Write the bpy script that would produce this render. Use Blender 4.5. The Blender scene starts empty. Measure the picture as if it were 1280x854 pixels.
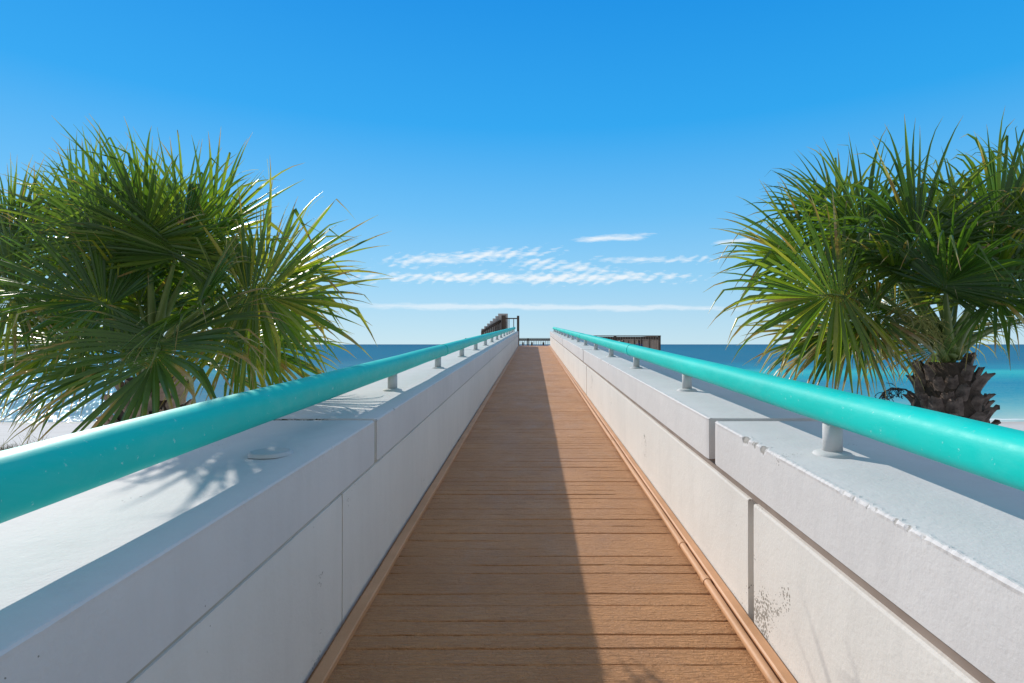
import bpy, bmesh, math, random
from mathutils import Vector, noise as mnoise
random.seed(7)
rnd = random.random
def ru(a, b): return a + (b - a) * rnd()
def clampf(v, a, b): return max(a, min(b, v))

scene = bpy.context.scene
COL = scene.collection
CAMZ = 6.0            # camera height above the sea
F = 700.0             # focal length in photo pixels
SLOPE = 0.0393        # the ramp climbs
H = 1.2               # camera above the ramp boards
FEND = 28.5           # length of ramp

def node_fn(nt):
    def N(t, **kw):
        n = nt.nodes.new(t)
        for k, v in kw.items():
            if k.startswith('i_'):
                n.inputs[k[2:].replace('_', ' ')].default_value = v
            else: setattr(n, k, v)
        return n
    return N
def new_mat(name):
    m = bpy.data.materials.new(name); m.use_nodes = True
    nt = m.node_tree; nt.nodes.clear()
    out = nt.nodes.new('ShaderNodeOutputMaterial'); p = nt.nodes.new('ShaderNodeBsdfPrincipled')
    nt.links.new(p.outputs[0], out.inputs[0])
    return m, nt, p, out
def ramp(nt, fac, stops, interp='LINEAR'):
    r = nt.nodes.new('ShaderNodeValToRGB'); r.color_ramp.interpolation = interp
    el = r.color_ramp.elements
    while len(el) < len(stops): el.new(0.5)
    for e, (p, c) in zip(el, stops):
        e.position = p; e.color = (*c, 1) if len(c) == 3 else c
    nt.links.new(fac, r.inputs[0]); return r.outputs[0]
def mix(nt, fac, a, b, mode='MIX'):
    m = nt.nodes.new('ShaderNodeMix'); m.data_type = 'RGBA'; m.blend_type = mode
    for sock, v in ((m.inputs[0], fac), (m.inputs[6], a), (m.inputs[7], b)):
        if isinstance(v, (int, float)): sock.default_value = v
        elif isinstance(v, tuple): sock.default_value = (*v, 1)
        else: nt.links.new(v, sock)
    return m.outputs[2]
def mth(nt, op, a, b=None, c=None, clamp=False):
    m = nt.nodes.new('ShaderNodeMath'); m.operation = op; m.use_clamp = clamp
    for i, v in enumerate((a, b, c)):
        if v is None: continue
        if isinstance(v, (int, float)): m.inputs[i].default_value = v
        else: nt.links.new(v, m.inputs[i])
    return m.outputs[0]
def texco(nt, scale=(1, 1, 1)):
    t = nt.nodes.new('ShaderNodeTexCoord'); mp = nt.nodes.new('ShaderNodeMapping')
    mp.inputs['Scale'].default_value = scale
    nt.links.new(t.outputs['Object'], mp.inputs[0]); return mp.outputs[0]
def noise(nt, vec, scale, detail=4, rough=.55, dist=0.0):
    n = nt.nodes.new('ShaderNodeTexNoise')
    n.inputs['Scale'].default_value = scale; n.inputs['Detail'].default_value = detail
    n.inputs['Roughness'].default_value = rough; n.inputs['Distortion'].default_value = dist
    nt.links.new(vec, n.inputs['Vector']); return n.outputs[0]
def bump(nt, height, strength, dist, normal=None):
    b = nt.nodes.new('ShaderNodeBump'); b.inputs['Strength'].default_value = strength
    b.inputs['Distance'].default_value = dist
    nt.links.new(height, b.inputs['Height'])
    if normal: nt.links.new(normal, b.inputs['Normal'])
    return b.outputs[0]

# ------------------------------------------------------------------ materials
def mat_concrete(name, base, stain, moldy=0.0, coarse=1.0):
    m, nt, p, o = new_mat(name)
    v = texco(nt)
    big = noise(nt, v, 1.3, 5, .6)
    c = ramp(nt, big, [(.3, base), (.72, stain)])
    streakv = texco(nt, (3, 3, .5))
    st = noise(nt, streakv, 3.0, 5, .65)
    c = mix(nt, ramp(nt, st, [(.46, (0, 0, 0)), (.75, (.45, .45, .45))]), c, tuple(x * .84 for x in base))
    # brush streaks of the roller paint
    fine = noise(nt, v, 90, 3, .6)
    # small pits where the paint never closed the concrete
    vor = nt.nodes.new('ShaderNodeTexVoronoi'); vor.inputs['Scale'].default_value = 85
    nt.links.new(v, vor.inputs['Vector'])
    sz = noise(nt, v, 5.0, 2)
    thr = mth(nt, 'MULTIPLY', mth(nt, 'SUBTRACT', sz, .48, clamp=True), .9 + moldy * 3)
    # mould and popped paint on the near right panel, beside its joint
    sxx = nt.nodes.new('ShaderNodeSeparateXYZ'); nt.links.new(v, sxx.inputs[0])
    mk = mth(nt, 'SUBTRACT', 1.0, mth(nt, 'DIVIDE', mth(nt, 'ABSOLUTE', mth(nt, 'SUBTRACT', sxx.outputs[1], 2.10)), .26), clamp=True)
    mk = mth(nt, 'MULTIPLY', mth(nt, 'MULTIPLY', mk, mth(nt, 'LESS_THAN', sxx.outputs[0], 0)), moldy)
    thr = mth(nt, 'ADD', thr, mth(nt, 'MULTIPLY', mth(nt, 'MULTIPLY', mk, noise(nt, v, 12, 3, .7)), .36))
    pit = mth(nt, 'LESS_THAN', vor.outputs['Distance'], thr)
    pitn = mth(nt, 'MULTIPLY', pit, mth(nt, 'GREATER_THAN', mth(nt, 'ADD', noise(nt, v, 2.2, 5, .7), mth(nt, 'MULTIPLY', mk, .5)), .63 - .03 * moldy))
    c = mix(nt, mth(nt, 'MULTIPLY', pitn, .75), c, (.16, .14, .11))
    ch = nt.nodes.new('ShaderNodeAttribute'); ch.attribute_name = 'chip'
    chm = mth(nt, 'MULTIPLY', mth(nt, 'SUBTRACT', mth(nt, 'ADD', ch.outputs['Fac'], noise(nt, v, 70, 4, .7)), .95), 5.0, clamp=True)
    chm = mth(nt, 'MULTIPLY', chm, mth(nt, 'GREATER_THAN', ch.outputs['Fac'], .02))
    c = mix(nt, mth(nt, 'MULTIPLY', chm, .8), c, (.24, .225, .20))
    nt.links.new(c, p.inputs['Base Color'])
    p.inputs['Roughness'].default_value = .72
    p.inputs['Specular IOR Level'].default_value = .2
    mid = noise(nt, v, 14, 4, .6)
    hgt = mth(nt, 'ADD', mth(nt, 'MULTIPLY', mid, .6), mth(nt, 'MULTIPLY', fine, .22))
    hgt = mth(nt, 'SUBTRACT', hgt, mth(nt, 'MULTIPLY', pitn, .8))
    nt.links.new(bump(nt, hgt, .55 * coarse, .008), p.inputs['Normal'])
    return m
M = {}
M['beam'] = mat_concrete('painted_concrete', (.67, .65, .645), (.59, .575, .575), .2)
M['panel'] = mat_concrete('painted_panel', (.74, .715, .68), (.67, .65, .62), .5)
M['cap'] = mat_concrete('post_paint', (.6, .6, .6), (.5, .5, .5), 0)

def mat_sealant():
    m, nt, p, o = new_mat('joint_sealant'); v = texco(nt)
    c = ramp(nt, noise(nt, v, 6, 4), [(.3, (.20, .155, .13)), (.7, (.28, .225, .195))])
    nt.links.new(c, p.inputs['Base Color']); p.inputs['Roughness'].default_value = .8
    return m
M['seal'] = mat_sealant()
def mat_joint_paint():
    m, nt, p, o = new_mat('joint_paint'); v = texco(nt)
    c = ramp(nt, noise(nt, v, 6, 4), [(.3, (.40, .38, .33)), (.7, (.5, .48, .43))])
    nt.links.new(c, p.inputs['Base Color']); p.inputs['Roughness'].default_value = .8
    return m
M['joint'] = mat_joint_paint()

def mat_rail():
    m, nt, p, o = new_mat('teal_paint'); v = texco(nt)
    n1 = noise(nt, texco(nt, (1, .35, 1)), 3.0, 5, .6)
    c = ramp(nt, n1, [(.3, (0.0, .50, .44)), (.7, (.004, .60, .53))])
    sp = noise(nt, v, 55, 3, .7)
    c = mix(nt, ramp(nt, sp, [(.66, (0, 0, 0)), (.74, (.6, .6, .6))]), c, (.45, .75, .72))
    salt = noise(nt, texco(nt, (1, .5, 1)), 9, 7, .75, .4)
    c = mix(nt, ramp(nt, salt, [(.5, (0, 0, 0)), (.75, (.12, .12, .12))]), c, (.30, .70, .66))
    c = mix(nt, ramp(nt, noise(nt, v, 24, 4, .75), [(.70, (0, 0, 0)), (.73, (.6, .6, .6))]), c, (.01, .30, .28))
    nt.links.new(c, p.inputs['Base Color'])
    rr = ramp(nt, noise(nt, v, 20, 4, .65), [(.3, (.42,) * 3), (.7, (.58,) * 3)])
    nt.links.new(rr, p.inputs['Roughness'])
    h = mth(nt, 'ADD', noise(nt, texco(nt, (1, .25, 1)), 14, 4, .6), mth(nt, 'MULTIPLY', noise(nt, v, 160, 2), .12))
    nt.links.new(bump(nt, h, .35, .004), p.inputs['Normal'])
    p.inputs['Specular IOR Level'].default_value = .25
    return m
M['rail'] = mat_rail()

def mat_floor():
    m, nt, p, o = new_mat('brown_deck_paint'); v = texco(nt)
    n1 = noise(nt, v, 1.6, 6, .62)
    c = ramp(nt, n1, [(.3, (.53, .252, .098)), (.7, (.68, .338, .138))])
    # worn, dusty patches along the middle of the walk
    w = noise(nt, texco(nt, (1.2, .7, 1)), 2.4, 6, .7, .6)
    c = mix(nt, ramp(nt, w, [(.58, (0, 0, 0)), (.8, (.35, .35, .35))]), c, (.42, .25, .155))
    gr = noise(nt, texco(nt, (1, 10, 1)), 12, 4, .7)
    c = mix(nt, ramp(nt, gr, [(.35, (.35, .35, .35)), (.6, (0, 0, 0))]), c, (.31, .135, .055))
    nt.links.new(c, p.inputs['Base Color'])
    rr = ramp(nt, w, [(.4, (.62,) * 3), (.75, (.40,) * 3)])
    nt.links.new(rr, p.inputs['Roughness'])
    grain = noise(nt, texco(nt, (1, 1.3, 1)), 52, 5, .7, .8)
    grain2 = noise(nt, texco(nt, (.35, 3.5, 1)), 40, 3, .6)
    h = mth(nt, 'ADD', grain, mth(nt, 'MULTIPLY', grain2, 1.0))
    nt.links.new(bump(nt, h, 1.0, .020), p.inputs['Normal'])
    return m
M['floor'] = mat_floor()
def mat_trim():
    m, nt, p, o = new_mat('brown_trim_paint'); v = texco(nt)
    c = ramp(nt, noise(nt, v, 4, 5, .6), [(.3, (.47, .245, .115)), (.7, (.58, .315, .165))])
    nt.links.new(c, p.inputs['Base Color']); p.inputs['Roughness'].default_value = .55
    nt.links.new(bump(nt, noise(nt, v, 60, 3), .4, .003), p.inputs['Normal'])
    return m
M['trim'] = mat_trim()

def mat_wood(name, a, b):
    m, nt, p, o = new_mat(name); v = texco(nt, (1, 1, .25))
    c = ramp(nt, noise(nt, v, 9, 6, .65), [(.3, a), (.7, b)])
    nt.links.new(c, p.inputs['Base Color']); p.inputs['Roughness'].default_value = .8
    nt.links.new(bump(nt, noise(nt, v, 40, 3), .5, .004), p.inputs['Normal'])
    return m
M['wood_dark'] = mat_wood('dark_wood', (.05, .035, .025), (.11, .075, .055))
M['wood_grey'] = mat_wood('weathered_wood', (.17, .13, .105), (.28, .225, .19))
M['wood_pale'] = mat_wood('pale_weathered_wood', (.46, .42, .39), (.62, .57, .53))
M['wood_deck'] = mat_wood('deck_wood', (.2, .13, .09), (.3, .22, .17))

def mat_leaf():
    m, nt, p, o = new_mat('palm_leaf')
    dry = nt.nodes.new('ShaderNodeAttribute'); dry.attribute_name = 'dry'
    hue = nt.nodes.new('ShaderNodeAttribute'); hue.attribute_name = 'hue'
    g = ramp(nt, hue.outputs['Fac'], [(0, (.044, .095, .024)), (.4, (.085, .148, .024)), (.75, (.20, .245, .03)), (1, (.40, .33, .06))])
    d = ramp(nt, dry.outputs['Fac'], [(.0, (.20, .22, .04)), (.45, (.33, .22, .07)), (.8, (.36, .20, .10)), (1, (.42, .34, .25))])
    fac = ramp(nt, dry.outputs['Fac'], [(.08, (0, 0, 0)), (.4, (1, 1, 1))])
    c = mix(nt, fac, g, d)
    c = mix(nt, ramp(nt, noise(nt, texco(nt), 30, 3), [(.4, (0, 0, 0)), (.75, (.4, .4, .4))]), c, (.10, .13, .03))
    nt.links.new(c, p.inputs['Base Color'])
    p.inputs['Roughness'].default_value = .34; p.inputs['Specular IOR Level'].default_value = .5
    tr = nt.nodes.new('ShaderNodeBsdfTranslucent')
    tc = mix(nt, 1.0, c, (1.9, 2.3, .6), 'MULTIPLY')
    nt.links.new(tc, tr.inputs[0])
    ms = nt.nodes.new('ShaderNodeMixShader'); ms.inputs[0].default_value = .38
    nt.links.new(p.outputs[0], ms.inputs[1]); nt.links.new(tr.outputs[0], ms.inputs[2])
    nt.links.new(ms.outputs[0], o.inputs[0])
    return m
M['leaf'] = mat_leaf()
def mat_simple(name, a, b, scale=8, rough=.6, bstr=.3, bd=.004):
    m, nt, p, o = new_mat(name); v = texco(nt)
    c = ramp(nt, noise(nt, v, scale, 5, .6), [(.3, a), (.7, b)])
    nt.links.new(c, p.inputs['Base Color']); p.inputs['Roughness'].default_value = rough
    nt.links.new(bump(nt, noise(nt, v, scale * 5, 4, .65), bstr, bd), p.inputs['Normal'])
    return m
M['petiole'] = mat_simple('petiole_green', (.10, .16, .035), (.20, .26, .07), 5, .4)
M['bootL'] = mat_simple('boot_tan', (.32, .225, .18), (.54, .41, .34), 14, .85, .8, .01)
M['bootR'] = mat_simple('boot_brown', (.075, .052, .042), (.29, .215, .18), 14, .85, .8, .01)
M['fibre'] = mat_simple('trunk_fibre', (.05, .035, .027), (.12, .085, .065), 20, .9, .8, .01)
M['thread'] = mat_simple('leaf_thread', (.5, .5, .42), (.62, .6, .5), 8, .6)
M['seed'] = mat_simple('dry_seed_stalk', (.012, .01, .01), (.04, .03, .025), 20, .8)
M['flower'] = mat_simple('flower_stalk', (.22, .24, .05), (.36, .33, .10), 20, .6)
M['grass'] = mat_simple('beach_grass', (.10, .10, .03), (.25, .2, .09), 20, .7)
M['debris'] = mat_simple('leaf_litter', (.02, .02, .01), (.10, .09, .03), 40, .9)
M['skin'] = mat_simple('skin', (.45, .24, .16), (.5, .28, .19), 8, .6)
M['navy'] = mat_simple('navy_cloth', (.01, .03, .16), (.015, .05, .22), 8, .8)
M['orange'] = mat_simple('orange_cloth', (.5, .14, .06), (.55, .18, .08), 8, .8)
M['green'] = mat_simple('green_cloth', (.0, .16, .10), (.01, .2, .13), 8, .8)
M['hair'] = mat_simple('hair', (.03, .02, .015), (.06, .04, .03), 8, .7)

def mat_sand():
    m, nt, p, o = new_mat('white_sand'); v = texco(nt)
    c = ramp(nt, noise(nt, v, .5, 6, .6), [(.3, (.50, .485, .47)), (.7, (.58, .565, .55))])
    g = nt.nodes.new('ShaderNodeNewGeometry'); sx = nt.nodes.new('ShaderNodeSeparateXYZ')
    nt.links.new(g.outputs['Position'], sx.inputs[0])
    wet = mth(nt, 'SUBTRACT', 1.0, mth(nt, 'DIVIDE', mth(nt, 'ADD', sx.outputs[2], mth(nt, 'MULTIPLY', noise(nt, v, .3, 3), .3)), .45, clamp=True), clamp=True)
    c = mix(nt, wet, c, (.42, .38, .33))
    nt.links.new(c, p.inputs['Base Color']); p.inputs['Roughness'].default_value = .9
    nt.links.new(bump(nt, mth(nt, 'ADD', noise(nt, v, 3, 5, .6), noise(nt, texco(nt, (.3, 1.6, 1)), 1.2, 3)), .7, .05), p.inputs['Normal'])
    return m
M['sand'] = mat_sand()

def mat_water():
    m, nt, p, o = new_mat('sea_water')
    g = nt.nodes.new('ShaderNodeNewGeometry'); sx = nt.nodes.new('ShaderNodeSeparateXYZ')
    nt.links.new(g.outputs['Position'], sx.inputs[0])
    v = g.outputs['Position']
    mp = nt.nodes.new('ShaderNodeMapping'); mp.inputs['Scale'].default_value = (.008, .03, 1); nt.links.new(v, mp.inputs[0])
    wob = mth(nt, 'SUBTRACT', noise(nt, mp.outputs[0], 1.0, 4, .6), .5)
    # distance from the shore on a log scale
    y = mth(nt, 'MAXIMUM', mth(nt, 'SUBTRACT', sx.outputs[1], 40.0), 1.0)
    ly = mth(nt, 'DIVIDE', mth(nt, 'LOGARITHM', y, 10.0), 4.0)
    ly = mth(nt, 'ADD', ly, mth(nt, 'MULTIPLY', wob, .045))
    def L(d): return math.log10(max(d, 1)) / 4
    c = ramp(nt, ly, [(0, (.50, .56, .50)), (L(6), (.36, .56, .54)), (L(13), (.16, .45, .48)), (L(26), (.03, .30, .40)),
                      (L(48), (.008, .24, .37)), (L(62), (.008, .34, .42)), (L(80), (.02, .45, .48)), (L(100), (.006, .25, .37)),
                      (L(170), (.002, .15, .27)), (L(400), (.0, .15, .27)), (L(3000), (.0, .115, .235))])
    # the water left of the deck is mixed towards slate, fading out to sea
    lx = mth(nt, 'DIVIDE', mth(nt, 'SUBTRACT', mth(nt, 'MULTIPLY', sx.outputs[0], -1), 6), 14, clamp=True)
    dk = mth(nt, 'MULTIPLY', lx, mth(nt, 'SUBTRACT', 1.0, mth(nt, 'DIVIDE', sx.outputs[1], 260), clamp=True))
    c = mix(nt, dk, c, (.085, .19, .27))
    # surf foam close to the sand
    mf = nt.nodes.new('ShaderNodeMapping'); mf.inputs['Scale'].default_value = (.16, .9, 1); nt.links.new(v, mf.inputs[0])
    fo = noise(nt, mf.outputs[0], 1.0, 8, .72, .4)
    near = mth(nt, 'SUBTRACT', 1.0, mth(nt, 'DIVIDE', mth(nt, 'ABSOLUTE', mth(nt, 'SUBTRACT', sx.outputs[1], 44.5)), 5.5, clamp=True), clamp=True)
    fm = mth(nt, 'MULTIPLY', mth(nt, 'SUBTRACT', fo, mth(nt, 'SUBTRACT', .78, mth(nt, 'MULTIPLY', near, .30))), 9.0, clamp=True)
    fm = mth(nt, 'MULTIPLY', fm, mth(nt, 'GREATER_THAN', near, .001))
    c = mix(nt, fm, c, (.8, .82, .82))
    nt.links.new(c, p.inputs['Base Color'])
    # wind ripples and small waves
    m1 = nt.nodes.new('ShaderNodeMapping'); m1.inputs['Scale'].default_value = (.8, 1.5, 1); m1.inputs['Rotation'].default_value = (0, 0, .3); nt.links.new(v, m1.inputs[0])
    m2 = nt.nodes.new('ShaderNodeMapping'); m2.inputs['Scale'].default_value = (.10, .32, 1); nt.links.new(v, m2.inputs[0])
    h = mth(nt, 'ADD', mth(nt, 'MULTIPLY', noise(nt, m1.outputs[0], 1.6, 8, .72), .26), mth(nt, 'MULTIPLY', noise(nt, m2.outputs[0], 1.0, 4, .6), .5))
    def jit(scale, sc, amp, det):
        mm = nt.nodes.new('ShaderNodeMapping'); mm.inputs['Scale'].default_value = scale; nt.links.new(v, mm.inputs[0])
        nn = nt.nodes.new('ShaderNodeTexNoise'); nn.inputs['Scale'].default_value = sc; nn.inputs['Detail'].default_value = det; nn.inputs['Roughness'].default_value = .7
        nt.links.new(mm.outputs[0], nn.inputs['Vector'])
        a = nt.nodes.new('ShaderNodeVectorMath'); a.operation = 'SUBTRACT'; a.inputs[1].default_value = (.5, .5, .5); nt.links.new(nn.outputs['Color'], a.inputs[0])
        b_ = nt.nodes.new('ShaderNodeVectorMath'); b_.operation = 'MULTIPLY'; b_.inputs[1].default_value = (amp, amp, 0); nt.links.new(a.outputs[0], b_.inputs[0]); return b_.outputs[0]
    def vadd(a, b_):
        q = nt.nodes.new('ShaderNodeVectorMath'); q.operation = 'ADD'; nt.links.new(a, q.inputs[0])
        if isinstance(b_, tuple): q.inputs[1].default_value = b_
        else: nt.links.new(b_, q.inputs[1])
        return q.outputs[0]
    nv = vadd(vadd(jit((1, 1, 1), 2.6, 2.0, 4), jit((.10, .30, 1), 1.0, .7, 3)), (0, 0, 1))
    nz = nt.nodes.new('ShaderNodeVectorMath'); nz.operation = 'NORMALIZE'; nt.links.new(nv, nz.inputs[0]); bn = nz.outputs[0]
    df = nt.nodes.new('ShaderNodeBsdfDiffuse'); nt.links.new(c, df.inputs[0])
    gl = nt.nodes.new('ShaderNodeBsdfGlossy'); gl.inputs['Roughness'].default_value = .07; nt.links.new(bn, gl.inputs['Normal'])
    fr = nt.nodes.new('ShaderNodeFresnel'); fr.inputs[0].default_value = 1.33; nt.links.new(bn, fr.inputs['Normal'])
    # steep little waves keep the far sea from turning into a mirror
    fac = mth(nt, 'MULTIPLY', mth(nt, 'MINIMUM', fr.outputs[0], .15), mth(nt, 'SUBTRACT', 1.0, fm))
    ms = nt.nodes.new('ShaderNodeMixShader'); nt.links.new(fac, ms.inputs[0]); nt.links.new(df.outputs[0], ms.inputs[1]); nt.links.new(gl.outputs[0], ms.inputs[2])
    nt.links.new(ms.outputs[0], o.inputs[0])
    return m
M['water'] = mat_water()

# ------------------------------------------------------------------ helpers
def link(o, parent=None):
    COL.objects.link(o)
    if parent is not None: o.parent = parent
    return o
def mesh_obj(name, verts, faces, mat, parent=None, smooth=False, attrs=None):
    me = bpy.data.meshes.new(name); me.from_pydata(verts, [], faces); me.update()
    me.materials.append(M[mat] if isinstance(mat, str) else mat)
    if smooth: me.polygons.foreach_set('use_smooth', [True] * len(me.polygons))
    if attrs:
        for k, vals in attrs.items():
            a = me.attributes.new(k, 'FLOAT', 'POINT'); a.data.foreach_set('value', vals)
    o = bpy.data.objects.new(name, me); return link(o, parent)
def empty(name, loc, label=None, cat=None, group=None):
    o = bpy.data.objects.new(name, None); o.empty_display_size = .2; o.location = loc
    if label: o['label'] = label
    if cat: o['category'] = cat
    if group: o['group'] = group
    return link(o)
def tag(o, label=None, cat=None, group=None, kind=None):
    if label: o['label'] = label
    if cat: o['category'] = cat
    if group: o['group'] = group
    if kind: o['kind'] = kind
    return o
class MB:
    """collects boxes, tubes and prisms for ONE mesh; origin is subtracted so meshes stay local to their thing"""
    def __init__(s, org=(0, 0, 0)): s.v = []; s.f = []; s.o = Vector(org)
    def add(s, vs, fs):
        n = len(s.v); s.v += [tuple(Vector(p) - s.o) for p in vs]; s.f += [tuple(i + n for i in f) for f in fs]
    def box(s, a, b):
        x0, y0, z0 = a; x1, y1, z1 = b
        s.add([(x0, y0, z0), (x1, y0, z0), (x1, y1, z0), (x0, y1, z0), (x0, y0, z1), (x1, y0, z1), (x1, y1, z1), (x0, y1, z1)],
              [(3, 2, 1, 0), (4, 5, 6, 7), (0, 1, 5, 4), (1, 2, 6, 5), (2, 3, 7, 6), (3, 0, 4, 7)])
    def bar(s, p, q, w, h, up=(0, 0, 1)):
        p = Vector(p); q = Vector(q); d = (q - p).normalized(); up = Vector(up)
        sd = d.cross(up).normalized(); u = sd.cross(d).normalized()
        vs = [c + sd * a * w / 2 + u * b * h / 2 for c in (p, q) for a, b in ((-1, -1), (1, -1), (1, 1), (-1, 1))]
        s.add(vs, [(0, 1, 2, 3), (7, 6, 5, 4), (0, 4, 5, 1), (1, 5, 6, 2), (2, 6, 7, 3), (3, 7, 4, 0)])
    def tube(s, pts, rad, n=8, caps=True, flat=1.0, sq=1.0):
        pts = [Vector(p) for p in pts]; rings = []
        ref = Vector((0, 0, 1))
        for i, p in enumerate(pts):
            d = (pts[min(i + 1, len(pts) - 1)] - pts[max(i - 1, 0)]).normalized()
            if abs(d.dot(ref)) > .95: r0 = Vector((1, 0, 0))
            else: r0 = ref
            a = d.cross(r0).normalized(); b = a.cross(d).normalized()
            r = rad(i) if callable(rad) else rad
            rings.append([p + a * math.copysign(abs(math.cos(t)) ** sq, math.cos(t)) * r + b * math.copysign(abs(math.sin(t)) ** sq, math.sin(t)) * r * flat for t in [2 * math.pi * k / n for k in range(n)]])
        vs = [v for rg in rings for v in rg]; fs = []
        for i in range(len(pts) - 1):
            for k in range(n):
                k2 = (k + 1) % n; fs.append((i * n + k, i * n + k2, (i + 1) * n + k2, (i + 1) * n + k))
        if caps: fs.append(tuple(range(n))[::-1]); fs.append(tuple((len(pts) - 1) * n + k for k in range(n)))
        s.add(vs, fs)
    def build(s, name, mat, parent=None, smooth=False):
        return mesh_obj(name, s.v, s.f, mat, parent, smooth)

def rz(y, z): return CAMZ + z + SLOPE * y       # height on the climbing ramp

# ------------------------------------------------------------------ ground, sea, sky
def ground_h(x, y):
    if y < 16: b = 3.0
    elif y < 43.5: b = 3.0 * (1 - (y - 16) / 27.5) ** 1.15
    else: b = -(y - 43.5) * .05
    b += .10 * mnoise.noise(Vector((x * .12, y * .15, 0))) * (1 if y < 40 else .4)
    b += .03 * mnoise.noise(Vector((x * .7, y * .7, 3)))
    return b
xs = [-3000, -900, -300, -120] + [-80 + i * 2 for i in range(81)] + [120, 300, 900, 3000]
ys = [-60, -20, -8] + [i * 1.5 for i in range(0, 24)] + [35.5 + i * .7 for i in range(0, 20)] + [52, 58, 70, 100]
vs = [(x, y, ground_h(clampf(x, -300, 300), y)) for y in ys for x in xs]
fs = [(j * len(xs) + i, j * len(xs) + i + 1, (j + 1) * len(xs) + i + 1, (j + 1) * len(xs) + i) for j in range(len(ys) - 1) for i in range(len(xs) - 1)]
tag(mesh_obj('beach', vs, fs, 'sand', smooth=True), kind='structure')
W = 60000
tag(mesh_obj('sea', [(-W, 36, 0), (W, 36, 0), (W, W, 0), (-W, W, 0)], [(0, 1, 2, 3)], 'water'), kind='structure')

SUN_AZ = 43.5; SUN_EL = math.degrees(math.atan(.865 * math.sin(math.radians(SUN_AZ))))
world = bpy.data.worlds.new('World'); scene.world = world; world.use_nodes = True
nt = world.node_tree; nt.nodes.clear()
wo = nt.nodes.new('ShaderNodeOutputWorld'); bg = nt.nodes.new('ShaderNodeBackground'); nt.links.new(bg.outputs[0], wo.inputs[0])
sky = nt.nodes.new('ShaderNodeTexSky'); sky.sky_type = 'NISHITA'; sky.sun_disc = False
sky.sun_elevation = math.radians(SUN_EL); sky.sun_rotation = math.radians(-SUN_AZ)
sky.air_density = 1.0; sky.dust_density = 0.0; sky.ozone_density = 3.0; sky.altitude = 0
tc = nt.nodes.new('ShaderNodeTexCoord'); sp = nt.nodes.new('ShaderNodeSeparateXYZ'); nt.links.new(tc.outputs['Generated'], sp.inputs[0])
yy = mth(nt, 'MAXIMUM', sp.outputs[1], .05)
U = mth(nt, 'DIVIDE', sp.outputs[0], yy); Wv = mth(nt, 'DIVIDE', sp.outputs[2], yy)
cb = nt.nodes.new('ShaderNodeCombineXYZ'); nt.links.new(U, cb.inputs[0]); nt.links.new(Wv, cb.inputs[1])
def wmap(scale, rot=0):
    mp = nt.nodes.new('ShaderNodeMapping'); mp.inputs['Scale'].default_value = scale; mp.inputs['Rotation'].default_value = (0, 0, rot)
    nt.links.new(cb.outputs[0], mp.inputs[0]); return mp.outputs[0]
wn = mth(nt, 'SUBTRACT', noise(nt, wmap((6, 14, 1)), 1.0, 5, .6), .5)
U2 = mth(nt, 'ADD', U, mth(nt, 'MULTIPLY', wn, .10)); W2 = mth(nt, 'ADD', Wv, mth(nt, 'MULTIPLY', wn, .022))
def blob(u0, w0, a, b, amp, k=0.0, pw=2):
    du = mth(nt, 'DIVIDE', mth(nt, 'SUBTRACT', U2, u0), a)
    ww = mth(nt, 'SUBTRACT', mth(nt, 'SUBTRACT', W2, w0), mth(nt, 'MULTIPLY', mth(nt, 'SUBTRACT', U2, u0), k))
    dw = mth(nt, 'DIVIDE', ww, b)
    s = mth(nt, 'ADD', mth(nt, 'POWER', mth(nt, 'ABSOLUTE', du), 4), mth(nt, 'POWER', mth(nt, 'ABSOLUTE', dw), 2))
    return mth(nt, 'MULTIPLY', mth(nt, 'EXPONENT', mth(nt, 'MULTIPLY', s, -1)), amp)
tex1 = noise(nt, wmap((30, 130, 1), -.28), 1.0, 7, .68, .3)      # rippled cirrocumulus
tex2 = noise(nt, wmap((22, 160, 1), -.06), 1.0, 6, .66)
cw = mth(nt, 'SINE', mth(nt, 'ADD', mth(nt, 'ADD', mth(nt, 'MULTIPLY', U, 235), mth(nt, 'MULTIPLY', Wv, -420)), mth(nt, 'MULTIPLY', noise(nt, wmap((9, 22, 1)), 1.0, 4, .6), 16)))
rip = mth(nt, 'MULTIPLY', cw, mth(nt, 'MULTIPLY', mth(nt, 'SUBTRACT', noise(nt, wmap((7, 9, 1)), 1.0, 3, .5), .25, clamp=True), .42))
tex1 = mth(nt, 'ADD', mth(nt, 'ADD', mth(nt, 'MULTIPLY', mth(nt, 'SUBTRACT', tex1, .5), 1.5), .48), rip)
def cover(bl, tex, thr, gain):
    return mth(nt, 'MULTIPLY', mth(nt, 'MULTIPLY', mth(nt, 'SUBTRACT', mth(nt, 'ADD', mth(nt, 'MULTIPLY', bl, .66), tex), thr), gain, clamp=True), mth(nt, 'MULTIPLY', bl, 4.0, clamp=True))
parts = [cover(blob(-.01, .1185, .33, .011, 1), tex1, .77, 2.2),
         cover(blob(-.12, .155, .17, .015, 1, .06), tex1, .82, 1.9),
         cover(blob(.06, .137, .12, .016, 1, -.1), tex1, .88, 1.9),
         cover(blob(.21, .152, .12, .009, 1), tex1, .86, 1.5),
         cover(blob(.145, .190, .082, .0075, 1, .06), tex2, .80, 2.4),
         cover(blob(.36, .182, .055, .007, 1, .05), tex2, .88, 2.4),
         mth(nt, 'MULTIPLY', cover(blob(.02, .0665, .36, .0050, 1, -.008), tex2, .62, 2.2), .62),
         mth(nt, 'MULTIPLY', cover(blob(.60, .125, .2, .02, 1), tex1, .92, 2.4), .6),
         ]
cl = parts[0]
for q in parts[1:]: cl = mth(nt, 'MAXIMUM', cl, q)
cl = mth(nt, 'MULTIPLY', cl, mth(nt, 'GREATER_THAN', sp.outputs[1], .06))
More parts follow.
